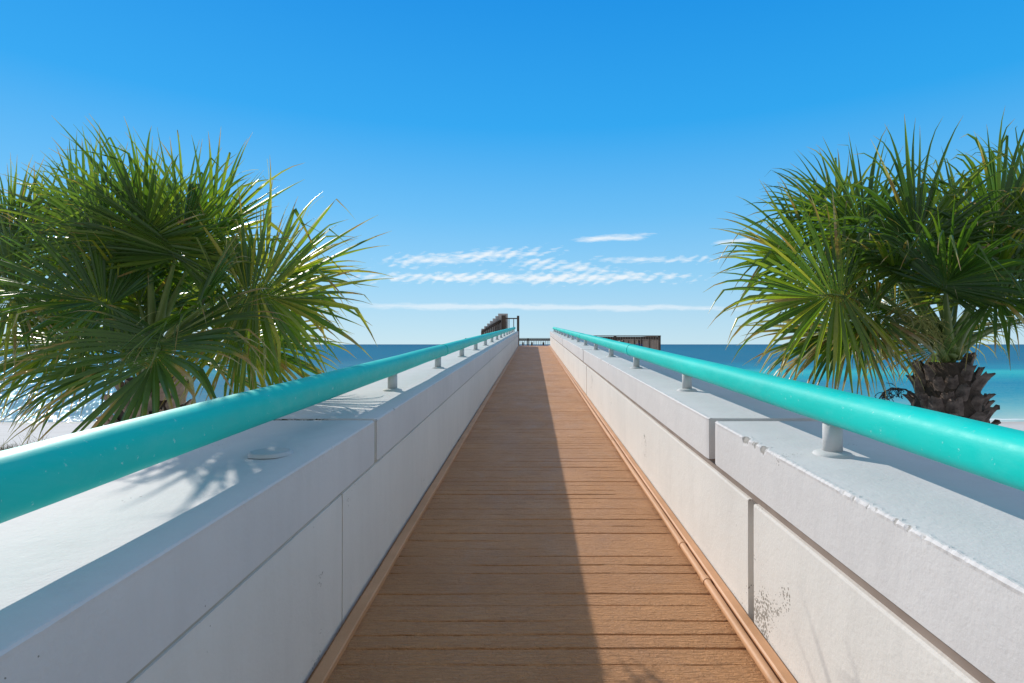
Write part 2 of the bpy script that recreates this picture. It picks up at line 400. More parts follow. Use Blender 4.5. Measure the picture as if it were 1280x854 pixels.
# sky grade: the Nishita sky blended with a chosen azure by elevation
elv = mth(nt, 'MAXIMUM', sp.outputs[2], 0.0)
azure = ramp(nt, elv, [(0, (.520, .755, .895)), (.05, (.43, .70, .90)), (.12, (.29, .64, .93)), (.22, (.14, .53, .94)), (.36, (.018, .395, .91)), (.55, (.0, .285, .82)), (.75, (.25, .39, .60)), (1, (.34, .44, .58))])  # top stops, out of view, paled so shaded surfaces turn less blue
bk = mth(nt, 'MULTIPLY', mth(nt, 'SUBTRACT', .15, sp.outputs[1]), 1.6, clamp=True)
azure = mix(nt, mth(nt, 'MULTIPLY', bk, .85), azure, (.50, .52, .54))  # unseen sky behind the camera greyed as added neutral fill for the shaded walls
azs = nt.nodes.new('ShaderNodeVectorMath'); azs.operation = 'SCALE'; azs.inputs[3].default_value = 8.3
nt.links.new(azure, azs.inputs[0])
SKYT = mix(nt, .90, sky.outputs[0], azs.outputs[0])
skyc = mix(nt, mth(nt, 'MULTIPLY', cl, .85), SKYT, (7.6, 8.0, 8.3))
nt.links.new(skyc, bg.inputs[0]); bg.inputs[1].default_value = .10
sd = bpy.data.lights.new('sun', 'SUN'); sd.energy = 3.5; sd.angle = math.radians(.53); sd.color = (1, .93, .83)
so = bpy.data.objects.new('sun', sd); link(so)
az = math.radians(SUN_AZ); el = math.radians(SUN_EL)
sundir = Vector((-math.sin(az) * math.cos(el), math.cos(az) * math.cos(el), math.sin(el)))
so.rotation_euler = sundir.to_track_quat('Z', 'Y').to_euler(); so.location = (0, 0, 30)

# ------------------------------------------------------------------ walkway boards
XL, XR = -.75, .847
def walkway():
    nx = 64; xs = [XL - .04 + (XR + .10 - XL) * i / nx for i in range(nx + 1)]
    rows = []
    y = -3.0; prev = 0
    while y < FEND + .3:
        w = ru(.088, .122)
        sd_ = ru(0, 100); tilt = ru(-.002, .002); hz = ru(-.0012, .0012); dep = ru(.004, .013) if rnd() < .75 else ru(.002, .004); gw = ru(.003, .007)
        skew = ru(-.004, .004)
        rows.append((y, 0, sd_, dep, gw, hz, tilt, skew)); 
        y += w
    V = []; stations = []
    for i in range(len(rows) - 1):
        y0, _, sd_, dep, gw, hz, tl, sk = rows[i]; y1 = rows[i + 1][0]
        for k, (t, off, kind) in enumerate(((0, -.5, 'g'), (0, .5, 'g'), (0, 1.3, 'e'), (.0, 3.0, 't'), (.5, 0, 't'), (1, -3.0, 't'), (1, -1.3, 'e'))):
            if y0 > 12 and kind == 't' and t == .5: continue
            stations.append((y0 + (y1 - y0) * t, off, kind, rows[i if t < .8 else i + 1], hz, i))
    for (yb, off, kind, row, hz, i) in stations:
        _, _, sd_, dep, gw, _, tl, sk = row
        for x in xs:
            n = mnoise.noise(Vector((x * 5.0, sd_, 0))); n2 = mnoise.noise(Vector((x * 1.7, sd_, 9)))
            yj = yb + off * gw + n * .0035 + sk * x
            d = 0
            cover_ = clampf(.62 + 1.8 * n2 + .6 * n, 0.12, 1)
            if kind == 'g': d = -dep * cover_
            elif kind == 'e': d = -.0012 * cover_
            else: d = .0008 * mnoise.noise(Vector((x * 9, yb * 9, 2)))
            V.append((x, yj, rz(yj, -H + hz + d + .0025 * mnoise.noise(Vector((x * 1.5, yb * 1.1, 5))))))
    n = nx + 1
    Fc = [(j * n + i, j * n + i + 1, (j + 1) * n + i + 1, (j + 1) * n + i) for j in range(len(stations) - 1) for i in range(nx)]
    tag(mesh_obj('walkway', V, Fc, 'floor'), kind='structure')
    b = MB(); ya, yb = -3.0, FEND + .25
    b.add([(x, y, rz(y, z)) for y in (ya, yb) for x, z in ((XL - .04, -H - .02), (XR + .06, -H - .02), (XR + .06, -H - .35), (XL - .04, -H - .35))],
          [(0, 1, 2, 3), (7, 6, 5, 4), (0, 4, 5, 1), (1, 5, 6, 2), (2, 6, 7, 3), (3, 7, 4, 0)])
    tag(b.build('walkway_slab', 'panel'), kind='structure')
walkway()

def sweep(name, prof, ys, mat, parent, org, smooth=False):
    """prof(y) -> list of (x, z) (ramp-relative z), closed outline; swept along the ramp with end caps"""
    V = []; n = None; CH = []
    for y in ys:
        pr = prof(y); n = len(pr); CH += [p[3] if len(p) > 3 else 0.0 for p in pr]
        V += [(x - org[0], y + (dy if dy else 0) - org[1], rz(y, z) - org[2]) for x, z, dy in [(p[0], p[1], p[2] if len(p) > 2 else 0) for p in pr]]
    Fc = []
    for j in range(len(ys) - 1):
        for k in range(n):
            k2 = (k + 1) % n; Fc.append((j * n + k, j * n + k2, (j + 1) * n + k2, (j + 1) * n + k))
    Fc.append(tuple(range(n))[::-1]); Fc.append(tuple((len(ys) - 1) * n + k for k in range(n)))
    return mesh_obj(name, V, Fc, mat, parent, smooth, {'chip': CH})
def yrange(a, b):
    ys = [a]; y = a
    while y < b - 1e-6:
        st = .006 if .9 < y < 2.8 else .012 if 0.3 < y < 3.2 else (.03 if y < 8 else (.12 if y < 16 else .4))
        if y < .3: st = .1
        y = min(b, y + st); ys.append(y)
    return ys
TOP, BB = -.387 * H, -.552 * H         # beam top and bottom
OUT = 1.62
JW = .035
def wall(side, label):
    xi = abs(XL) if side < 0 else XR
    org = (side * 1.2, 0, rz(0, -H - 1.0))
    T = empty('parapet_wall', org, label, 'wall')
    joints = [-4.18, 2.67, 9.52, 16.37, 23.22, 30.07]
    gap = .045 if side > 0 else .022
    wear = 1.0 if side > 0 else .45
    # upper coping beams with a chipped inner edge
    for a, b in zip(joints[:-1], joints[1:]):
        a = max(a, -3.0); b_ = min(b, FEND)
        if a > -3: a += gap
        if b_ < FEND: b_ -= gap
        seed = ru(0, 50); dxx = ru(-.003, .003)
        def prof(y, seed=seed, a=a, b_=b_, dxx=dxx):
            n1 = mnoise.noise(Vector((y * 27, seed, 0))); n2 = mnoise.noise(Vector((y * 2.1, seed, 4))); n3 = mnoise.noise(Vector((y * 70, seed, 8)))
            chip = max(0, n1 * .9 + n3 * .7 + n2 * 1.1 - .20) * .017 * wear
            ridge = wear * .0022 * (1 + n3 * 1.6)
            wave = .004 * mnoise.noise(Vector((y * .9, seed, 2))) + .0015 * mnoise.noise(Vector((y * 6, seed, 3)))
            r = .007 + chip
            er = .004 * (math.exp(-((y - a) / .02) ** 2) + math.exp(-((b_ - y) / .02) ** 2))   # arris softened at the joints
            x0 = xi + dxx + er
            pts = [(x0, BB), (x0 - .0005, TOP - .06), (x0, TOP - r * 1.3 - .004), (x0 - ridge * .6 + chip * .35, TOP - r * .65), (x0 + r * .5, TOP - r * .15 + ridge - er),
                   (x0 + r * 1.2, TOP + ridge * .6 + wave * .3), (x0 + r * 1.2 + .01, TOP + wave * .5), (x0 + .12, TOP + wave), (OUT - .2, TOP + wave * .6), (OUT - .015, TOP), (OUT, TOP - .015), (OUT, BB)]
            cv = clampf(chip / .012, 0, 1)
            pts = [p + (0, cv if i in (3, 4) else 0.0) for i, p in enumerate(pts)]
            if side < 0: pts = [(-p[0],) + p[1:] for p in pts][::-1]
            return pts
        sweep('coping_beam', prof, yrange(a, b_), 'beam', T, org)
        # recessed grout between two beams
        if b_ < FEND:
            q = MB(org); rec = .055 if side > 0 else .006; drop = .03 if side > 0 else .012
            x0, x1 = xi + rec, OUT - .02
            if side < 0: x0, x1 = -x1, -x0
            for (ya, yb) in ((b_ - .01, b_ + gap * 2 + .01),):
                q.add([(x, y, rz(y, z)) for y in (ya, yb) for x, z in ((x0, TOP - drop), (x1, TOP - drop), (x1, BB + .005), (x0, BB + .005))],
                      [(0, 1, 2, 3), (7, 6, 5, 4), (0, 4, 5, 1), (1, 5, 6, 2), (2, 6, 7, 3), (3, 7, 4, 0)])
            q.build('joint_grout', 'joint', T)
    # lower panels
    lj = [-4.6, 2.22, 9.07, 15.92, 22.77, 29.6]
    for a, b in zip(lj[:-1], lj[1:]):
        a = max(a, -3.0); b_ = min(b, FEND)
        g2 = .03 if side > 0 else .006
        if a > -3: a += g2
        if b_ < FEND: b_ -= g2
        seed = ru(0, 50); inset = .016 if side > 0 else .006
        jt = .048 if side > 0 else .018
        def prof2(y, seed=seed):
            r = .002 * mnoise.noise(Vector((y * 3, seed, 0)))
            x0 = xi + inset + r
            pts = [(x0 + .004, -H - .33), (x0, -H * .8), (x0, BB - .056), (x0 + .0015, BB - jt - .002), (x0 + .006, BB - jt), (OUT - .03, BB - jt), (OUT - .03, -H - .33)]
            if side < 0: pts = [(-p[0], p[1]) for p in pts][::-1]
            return pts
        sweep('wall_panel', prof2, yrange(a, b_), 'panel', T, org)
        if b_ < FEND:
            q = MB(org); rec = .06 if side > 0 else .015
            x0, x1 = xi + rec, OUT - .05
            if side < 0: x0, x1 = -x1, -x0
            q.add([(x, y, rz(y, z)) for y in (b_ - .01, b_ + 2 * g2 + .01) for x, z in ((x0, BB - .03), (x1, BB - .03), (x1, -H - .3), (x0, -H - .3))],
                  [(0, 1, 2, 3), (7, 6, 5, 4), (0, 4, 5, 1), (1, 5, 6, 2), (2, 6, 7, 3), (3, 7, 4, 0)])
            q.build('joint_grout', 'joint', T)
    jt = .048 if side > 0 else .018
    # sealant strip in the long joint under the beams
    q = MB(org); rec = .034 if side > 0 else .012
    x0, x1 = xi + rec, OUT - .06
    if side < 0: x0, x1 = -x1, -x0
    q.add([(x, y, rz(y, z)) for y in (-2.99, FEND - .01) for x, z in ((x0, BB + .003), (x1, BB + .003), (x1, BB - jt - .0025), (x0, BB - jt - .0025))],
          [(0, 1, 2, 3), (7, 6, 5, 4), (0, 4, 5, 1), (1, 5, 6, 2), (2, 6, 7, 3), (3, 7, 4, 0)])
    q.build('joint_sealant', 'seal' if side > 0 else 'joint', T)
    return T
wall(-1, 'shaded white painted concrete wall left of the brown walkway')
wall(1, 'sunlit white painted concrete wall with chipped edge right of the brown walkway')

# concrete piers carrying the ramp
for k, y in enumerate((3, 12, 21, 27.5)):
    g = ground_h(0, y) - .5
    b = MB((0, y, g)); b.box((-1.3, y - .25, g), (1.3, y + .25, rz(y, -H - .335)))
    b.box((-1.5, y - .32, rz(y, -H - .6)), (1.5, y + .32, rz(y, -H - .345) - .02))
    tag(b.build('concrete_pier', 'panel'), 'grey concrete pier under the ramp', 'pier', 'piers under the ramp').location = (0, y, g)

# ------------------------------------------------------------------ handrails
def handrail(side, label):
    xc = .872 * H if side > 0 else -.80 * H
    rr = .0500 * H; zc = -.246 * H
    org = (xc, 0, rz(0, TOP))
    T = empty('handrail', org, label, 'handrail')
    ys = []; y = -3.0
    while y < FEND: ys.append(y); y += .05 if y < 5 else .3
    ys.append(FEND)
    joins = [5.9, 11.9, 17.9, 23.9]
    b = MB(org)
    def cen(y): return (xc + .003 * mnoise.noise(Vector((y * .8, side, 0))), y, rz(y, zc) + .003 * mnoise.noise(Vector((y * .9, side, 7))))
    b.tube([cen(y) for y in ys], lambda i: rr * (1 + .012 * mnoise.noise(Vector((ys[i] * 3, 5, side)))), 48, True, 1.0, .78)
    b.build('rail', 'rail', T, True)
    for y in joins:
        b = MB(org); b.tube([cen(y), cen(y + .06)], rr + .003, 48, True, 1.0, .78); b.build('rail_collar', 'rail', T, True)
    k = 0; y = 1.96 + (1.85 if side < 0 else 0)
    proto = None
    def post_mesh():
        b = MB((0, 0, 0)); rp = .0268 * H
        b.tube([(0, 0, .008), (0, 0, (zc - TOP) - .02)], rp, 24); return b
    def plate_mesh(pr=((-.004, 1.06), (.004, 1.03), (.009, .97), (.013, .78), (.015, .62)), wob=.05):
        b = MB((0, 0, 0)); n = 28; rp = .062
        vs = []
        for z, r in pr:
            for t in range(n):
                a = 2 * math.pi * t / n; q = r * rp * (1 + wob * mnoise.noise(Vector((math.cos(a) * 2, math.sin(a) * 2, 4))))
                vs.append((q * math.cos(a), q * math.sin(a), z))
        fs = [(j * n + i, j * n + (i + 1) % n, (j + 1) * n + (i + 1) % n, (j + 1) * n + i) for j in range(4) for i in range(n)]
        fs.append(tuple(4 * n + i for i in range(n))); b.add(vs, fs); return b
    first = post_mesh().build('post', 'cap', T, True); fp = plate_mesh().build('base_plate', 'cap', first, True)
    first.data.polygons.foreach_set('use_smooth', [len(p.vertices) == 4 for p in first.data.polygons])
    while y < FEND - .2:
        if proto is None: o, pl = first, fp; proto = 1
        else:
            o = first.copy(); COL.objects.link(o); o.parent = T
            pl = fp.copy(); COL.objects.link(pl); pl.parent = o
        o.location = (ru(-.004, .004), y, SLOPE * y); o.rotation_euler = (0, 0, ru(0, 6))
        y += 1.85
    b = MB(org); b.tube([cen(FEND), (xc, FEND + .03, rz(FEND + .03, zc))], rr * .97, 48, True, 1.0, .78); b.build('end_cap', 'cap' if side < 0 else 'wood_dark', T)
    if side < 0:   # the base of a post that has been cut away
        pl = plate_mesh(((-.004, 1.1), (.007, 1.06), (.0095, .93), (.006, .80), (.004, .60)), .16); o = pl.build('loose_base_plate', 'cap', None, True); o.location = (-.925, 1.97, rz(1.97, TOP) + .003); o.scale = (1.1, 1.1, 1)
        tag(o, 'round flat white plate without a post on the left wall top', 'base plate')
handrail(-1, 'turquoise round handrail on the shaded left wall')
handrail(1, 'bright turquoise round handrail on the sunlit right wall')

# litter caught in the left joint
b = MB((-1.25, 2.67, rz(2.67, TOP)))
for i in range(160):
    x = -ru(.98, 1.5); y = 2.67 + ru(-.016, .016); z = rz(y, TOP) - ru(.0, .009); s = ru(.004, .012)
    a = ru(0, 6.3); t = ru(-.7, .7)
    d = Vector((math.cos(a), math.sin(a), t * .5)) * s; e = Vector((-math.sin(a), math.cos(a), ru(-.5, .8))) * s * .5; p = Vector((x, y, z))
    b.add([p - d, p + e, p + d, p - e + Vector((0, 0, .002))], [(0, 1, 2), (0, 2, 3)])
o = b.build('leaf_litter', 'debris'); o.location = (-1.25, 2.67, rz(2.67, TOP)); tag(o, 'dark leaf litter in the joint across the left wall top', kind='stuff')

# ------------------------------------------------------------------ trims and conduit on the boards
def trim(name, x0, x1, z1, label, cat, rounded):
    org = ((x0 + x1) / 2, 0, rz(0, -H))
    def prof(y):
        w = .002 * mnoise.noise(Vector((y * 2, x0, 0)))
        if rounded:
            c = (x0 + x1) / 2; r = (x1 - x0) / 2
            return [(c + w + r * math.cos(t), -H + .004 + (z1) * .5 + z1 * .5 * math.sin(t)) for t in [math.pi * 2 * k / 14 for k in range(14)]]
        return [(x0 + w, -H - .004), (x1 + w, -H - .004), (x1 + w, -H + z1 - .004), (x1 + w - .004, -H + z1), (x0 + w + .006, -H + z1), (x0 + w, -H + z1 - .006)]
    o = sweep(name, prof, [y for y in yrange(-3, FEND) if True][::2] + [FEND + .001], 'trim', None, org, rounded)
    o.location = org; tag(o, label, cat); return o
trim('trim_board', -.742, -.690, .022, 'flat brown trim board at the foot of the left wall', 'trim', False)
trim('trim_board', .815, .858, .034, 'brown trim board at the foot of the right wall, behind the conduit', 'trim', False)
org = (.790, 0, rz(0, -H))
T = empty('conduit_pipe', org, 'thin brown painted pipe lying on the boards along the right wall', 'pipe')
b = MB(org)
ysp = [-3 + i * .15 for i in range(210)]
def pc(y): return (.790 + .004 * mnoise.noise(Vector((y * .7, 1, 0))), y, rz(y, -H + .021 + .002 * mnoise.noise(Vector((y, 0, 0)))))
b.tube([pc(y) for y in ysp], .0165, 14); b.build('pipe', 'trim', T, True)
for y in (2.56, 2.98, 5.6, 8.7, 11.8, 14.9, 18, 21.2, 24.4):
    b = MB(org); b.tube([pc(y - .02), pc(y + .02)], .0195, 14); b.build('coupling', 'trim', T, False)

# ------------------------------------------------------------------ timber deck beyond the ramp
DF = CAMZ - .60                      # deck floor level
def fence_run(p, q, label, group=None, hgt=1.04, bal=.13, post_at=()):
    p = Vector((p[0], p[1], DF)); q = Vector((q[0], q[1], DF)); d = (q - p); L = d.length; d.normalize()
    T = empty('deck_railing', p, label, 'railing', group)
    up = Vector((0, 0, 1))
    b = MB(p); b.bar(p + up * (hgt), q + up * hgt, .15, .045); b.build('top_rail', 'wood_dark', T)
    b = MB(p); b.bar(p + up * (hgt - .11), q + up * (hgt - .11), .04, .13); b.build('upper_rail', 'wood_dark', T)
    b = MB(p); b.bar(p + up * .12, q + up * .12, .04, .09); b.build('lower_rail', 'wood_dark', T)
    b = MB(p); n = int(L / bal)
    sidev = d.cross(up).normalized()
    for i in range(1, n):
        c = p + d * (L * i / n) + sidev * .04
        b = MB(p); b.bar(c + up * .08, c + up * (hgt - .06), .035, .035, d)
        b.build('baluster', 'wood_grey', T)
    np_ = max(1, round(L / 2.4))
    for i in range(np_ + 1):
        c = p + d * (L * i / np_)
        if i == 0: c += d * .07
        if i == np_: c -= d * .07
        b = MB(p); b.box((c.x - .06, c.y - .06, DF - .3), (c.x + .06, c.y + .06, DF + hgt - .024)); b.build('post', 'wood_dark', T)
    return T
DX0, DX1, DY0, DY1 = -5.2, 6.75, 29.2, 42.0
b = MB()
nb = int((DY1 - DY0) / .145)
for i in range(nb):
    y = DY0 + i * .145; b.box((DX0, y, DF - .04), (DX1, y + .138, DF))
tag(b.build('deck_floor', 'wood_deck'), kind='structure')
b = MB((0, 35, 0))
for x in (DX0 + .2, -2, 1, 4, DX1 - .2): b.box((x - .04, DY0, DF - .3), (x + .04, DY1, DF - .042))
for y in (DY0 + .1, 35, DY1 - .1): b.box((DX0, y - .05, DF - .56), (DX1, y + .05, DF - .302))
tag(b.build('deck_beams', 'wood_dark'), 'dark timber beams under the far deck', 'beams').location = (0, 35, 0)
for x in (DX0 + .2, -1.5, 2.5, DX1 - .2):
    for y in (DY0 + .1, 35, DY1 - .1):
        b = MB((x, y, -1)); b.tube([(x, y, -1), (x, y, DF - .562)], .14, 12); o = b.build('deck_pile', 'wood_grey'); o.location = (x, y, -1)
        tag(o, 'round timber pile under the far deck', 'pile', 'piles under the far deck')
# a small ramp end step
b = MB(); b.box((XL - .2, FEND + .26, DF + .001), (XR + .2, FEND + .6, rz(FEND, -H) - .15)); tag(b.build('step', 'wood_deck'), kind='structure')
fence_run((1.9, DY0 + .1), (DX1 - .08, DY0 + .1), 'dark timber railing right of the ramp, ending in a thick corner post')
fence_run((DX0 + .1, DY1 - .1), (DX1 - .08, DY1 - .1), 'low dark railing across the far end, straight ahead between the walls')
fence_run((DX1 - .08, DY0 + .35), (DX1 - .08, DY1 - .35), 'timber side railing running seaward from the thick corner post')
# bench on the deck, its back posts show against the far railing
T = empty('deck_bench', (-.4, 40.6, DF), 'dark timber bench in front of the far end railing', 'bench')
b = MB((-.4, 40.6, DF)); 
for i in range(3): b.box((-1.4, 40.35 + i * .15, DF + .42), (1.6, 40.48 + i * .15, DF + .46))
b.build('seat', 'wood_dark', T)
for x in (-.75, -.1, .75, 1.4):
    b = MB((-.4, 40.6, DF)); b.box((x - .06, 40.4, DF), (x + .06, 40.5, DF + .42)); b.box((x - .06, 40.78, DF), (x + .06, 40.858, DF + .75)); b.build('leg', 'wood_dark', T)

# stair with the stepped side wall left of the ramp end
S0 = Vector((-2.72, 29.75, DF)); S1 = Vector((-1.92, 31.3, DF)); 
T = empty('deck_stair', S0, 'weathered wooden stair with stepped side wall rising above the left wall end', 'stair')
ns = 6; dirs = (S1 - S0) / ns; nrm = Vector((dirs.y, -dirs.x, 0)).normalized()
zb = CAMZ + .83; zt = CAMZ + 1.72
pts = []
for i in range(ns):
    z = zb + (zt - zb) * i / ns
    pts.append((S0 + dirs * i, z)); pts.append((S0 + dirs * (i + 1), z))
S2 = S1 + Vector((.50, .05, 0)); pts += [(S1, zt), (S2, zt)]
b = MB(S0); n = len(pts)
vs = [Vector((p.x, p.y, z)) for p, z in pts] + [Vector((p.x, p.y, DF)) for p, z in pts]
vs2 = [v - nrm * .05 for v in vs]
fs = [];
for i in range(n - 1): fs.append((i, i + 1, n + i + 1, n + i)); fs.append((2 * n + i + 1, 2 * n + i, 3 * n + i, 3 * n + i + 1)); fs.append((i, 2 * n + i, 2 * n + i + 1, i + 1))
fs += [(0, n, 3 * n, 2 * n), (n - 1, 3 * n - 1, 4 * n - 1, 2 * n - 1)]
b.add(vs + vs2, fs); b.build('side_wall', 'wood_pale', T)
for i in range(ns):   # treads behind the wall
    b = MB(S0); p = S0 + dirs * i - nrm * .06; q = p - nrm * 1.1; z = DF + .17 * (i + 1)
    e = dirs * 1.05
    b.add([(v.x, v.y, zz) for zz in (z - .04, z) for v in (p, q, q + e, p + e)], [(3, 2, 1, 0), (4, 5, 6, 7), (0, 1, 5, 4), (1, 2, 6, 5), (2, 3, 7, 6), (3, 0, 4, 7)])
    b.build('tread', 'wood_deck', T)
b = MB(S0); a0 = S0 + nrm * .12; a1 = S0 + dirs * 6.1 + nrm * .10
b.bar(Vector((a0.x - .1, a0.y - .1, CAMZ + .66)), Vector((a1.x, a1.y, CAMZ + 1.30)), .06, .14); b.build('hand_rail', 'wood_dark', T)
for i in range(1, 9):
    t = i / 9; c = a0.lerp(a1, t); 
    b = MB(S0); b.box((c.x - .02, c.y - .02, DF + .2), (c.x + .02, c.y + .02, CAMZ + .62 + .62 * t)); b.build('baluster', 'wood_dark', T)
b = MB(S0); b.box((a0.x - .14, a0.y - .14, DF), (a0.x + .0, a0.y, CAMZ + .68)); b.build('newel_post', 'wood_dark', T)
PX = -1.62
b = MB(S0); b.box((PX - .13, 30.9, DF), (PX + .10, 31.12, CAMZ + 1.60)); b.build('newel_post', 'wood_dark', T)
T2 = empty('landing_railing', (PX, 31, DF), 'short dark railing with thin bars and tall end post beside the stepped stair wall', 'railing')
b = MB((PX, 31, DF)); b.box((PX + .105, 30.97, CAMZ + 1.40), (-.84, 31.05, CAMZ + 1.46)); b.build('top_rail', 'wood_dark', T2)
b = MB((PX, 31, DF)); b.box((-.90, 30.93, DF), (-.77, 31.09, CAMZ + 1.58)); b.build('post', 'wood_dark', T2)
for x in (-1.34, -1.08):
    b = MB((PX, 31, DF)); b.box((x - .02, 30.99, DF), (x + .02, 31.03, CAMZ + 1.40)); b.build('baluster', 'wood_dark', T2)

# ------------------------------------------------------------------ two people sitting behind the right railing
def person(loc, top, legs, label, turn):
    joints = {'pel': (0, 0, .12, .13), 'belly': (0, .02, .30, .12), 'chest': (0, .05, .50, .135), 'neck': (0, .08, .64, .055), 'head0': (0, .10, .70, .07), 'head': (0, .11, .80, .09), 'crown': (0, .10, .87, .06)}
    E = [('pel', 'belly'), ('belly', 'chest'), ('chest', 'neck'), ('neck', 'head0'), ('head0', 'head'), ('head', 'crown')]
    for s, nm in ((-1, 'l'), (1, 'r')):
        joints.update({nm + 'sh': (s * .17, .05, .56, .06), nm + 'el': (s * .24, .16, .34, .042), nm + 'wr': (s * .16, .36, .34, .03), nm + 'ha': (s * .13, .43, .33, .03),
                       nm + 'hp': (s * .10, .06, .10, .09), nm + 'kn': (s * .14, .42, .38, .062), nm + 'an': (s * .13, .58, .05, .04), nm + 'to': (s * .14, .72, .03, .032)})
        E += [('chest', nm + 'sh'), (nm + 'sh', nm + 'el'), (nm + 'el', nm + 'wr'), (nm + 'wr', nm + 'ha'), ('pel', nm + 'hp'), (nm + 'hp', nm + 'kn'), (nm + 'kn', nm + 'an'), (nm + 'an', nm + 'to')]
    ks = list(joints); me = bpy.data.meshes.new('person')
    me.from_pydata([joints[k][:3] for k in ks], [(ks.index(a), ks.index(b)) for a, b in E], [])
    o = bpy.data.objects.new('person', me); link(o)
    md = o.modifiers.new('skin', 'SKIN'); me.skin_vertices
    for i, k in enumerate(ks): me.skin_vertices[0].data[i].radius = (joints[k][3],) * 2
    me.skin_vertices[0].data[0].use_root = True
    o.modifiers.new('sub', 'SUBSURF').levels = 1
    bpy.context.view_layer.update()
    dg = bpy.context.evaluated_depsgraph_get(); ev = o.evaluated_get(dg)
    m2 = bpy.data.meshes.new_from_object(ev); bpy.data.objects.remove(o)
    m2.materials.clear()
    for k in ('skin', top, legs, 'hair'): m2.materials.append(M[k])
    for p in m2.polygons:
        c = p.center; p.use_smooth = True
        if c.z > .66: p.material_index = 3 if (c.z > .84 or c.y < .08) else 0
        elif c.z > .14 and abs(c.x) < .27 and c.y < .22: p.material_index = 1
        elif c.y < .40: p.material_index = 2 if c.z < .45 and c.y < .4 else 0
        else: p.material_index = 0
    o = bpy.data.objects.new('person', m2); link(o); o.location = loc; o.rotation_euler = (0, 0, turn)
    tag(o, label, 'person'); return o
try:
    person((5.75, 30.6, DF), 'navy', 'green', 'person in a navy top and green shorts sitting behind the right railing', -.4)
    person((5.0, 30.9, DF), 'orange', 'orange', 'person in orange clothing sitting behind the right railing', .3)
except Exception as ex: print('PERSON FAILED', ex)

# ------------------------------------------------------------------ palms
def leaflet(V, Fc, dry, hue, p0, d0, wdir, l, wmax, droop, kink, dryv, huev, dang, fuse=.36):
    ns = 9; p = Vector(p0); d = Vector(d0).normalized(); w = Vector(wdir).normalized()
    n0 = len(V); ds = l / ns; sidedrift = ru(-.28, .28)
    for i in range(ns + 1):
        t = i / ns
        if t < fuse: ww = wmax * (t / fuse) ** .8
        else: ww = wmax * (1 - ((t - fuse) / (1 - fuse)) ** 1.25)
        ww = max(ww, .0012)
        nn = d.cross(w).normalized()
        fold = ww * (.42 if t > .1 else .2)
        V.append(tuple(p - w * ww / 2)); V.append(tuple(p + nn * fold)); V.append(tuple(p + w * ww / 2))
        dd = clampf((t - (1 - dryv)) / max(.12, dryv * .5), 0, 1) if dryv > 0 else 0
        dry += [dd] * 3; hue += [clampf(huev + .22 * t * t, 0, 1)] * 3
        if i < ns:
            p = p + d * ds
            d = d + Vector((0, 0, -1)) * droop * (t ** 2.0) * ds * 5.2 + w * sidedrift * t * ds * 2
            if kink and abs(t - kink) < .5 / ns: d = d + Vector((0, 0, -1)) * ru(.6, 1.6) + w * ru(-.4, .4)
            d.normalize()
            w = (w - d * w.dot(d)).normalized()
    for i in range(ns):
        a = n0 + i * 3; Fc.append((a, a + 1, a + 4, a + 3)); Fc.append((a + 1, a + 2, a + 5, a + 4))
def shade_x(p):
    t = (p.z - (CAMZ - H + .1)) / sundir.z; q = p - sundir * t
    return q.x if q.y > 1.0 else -9
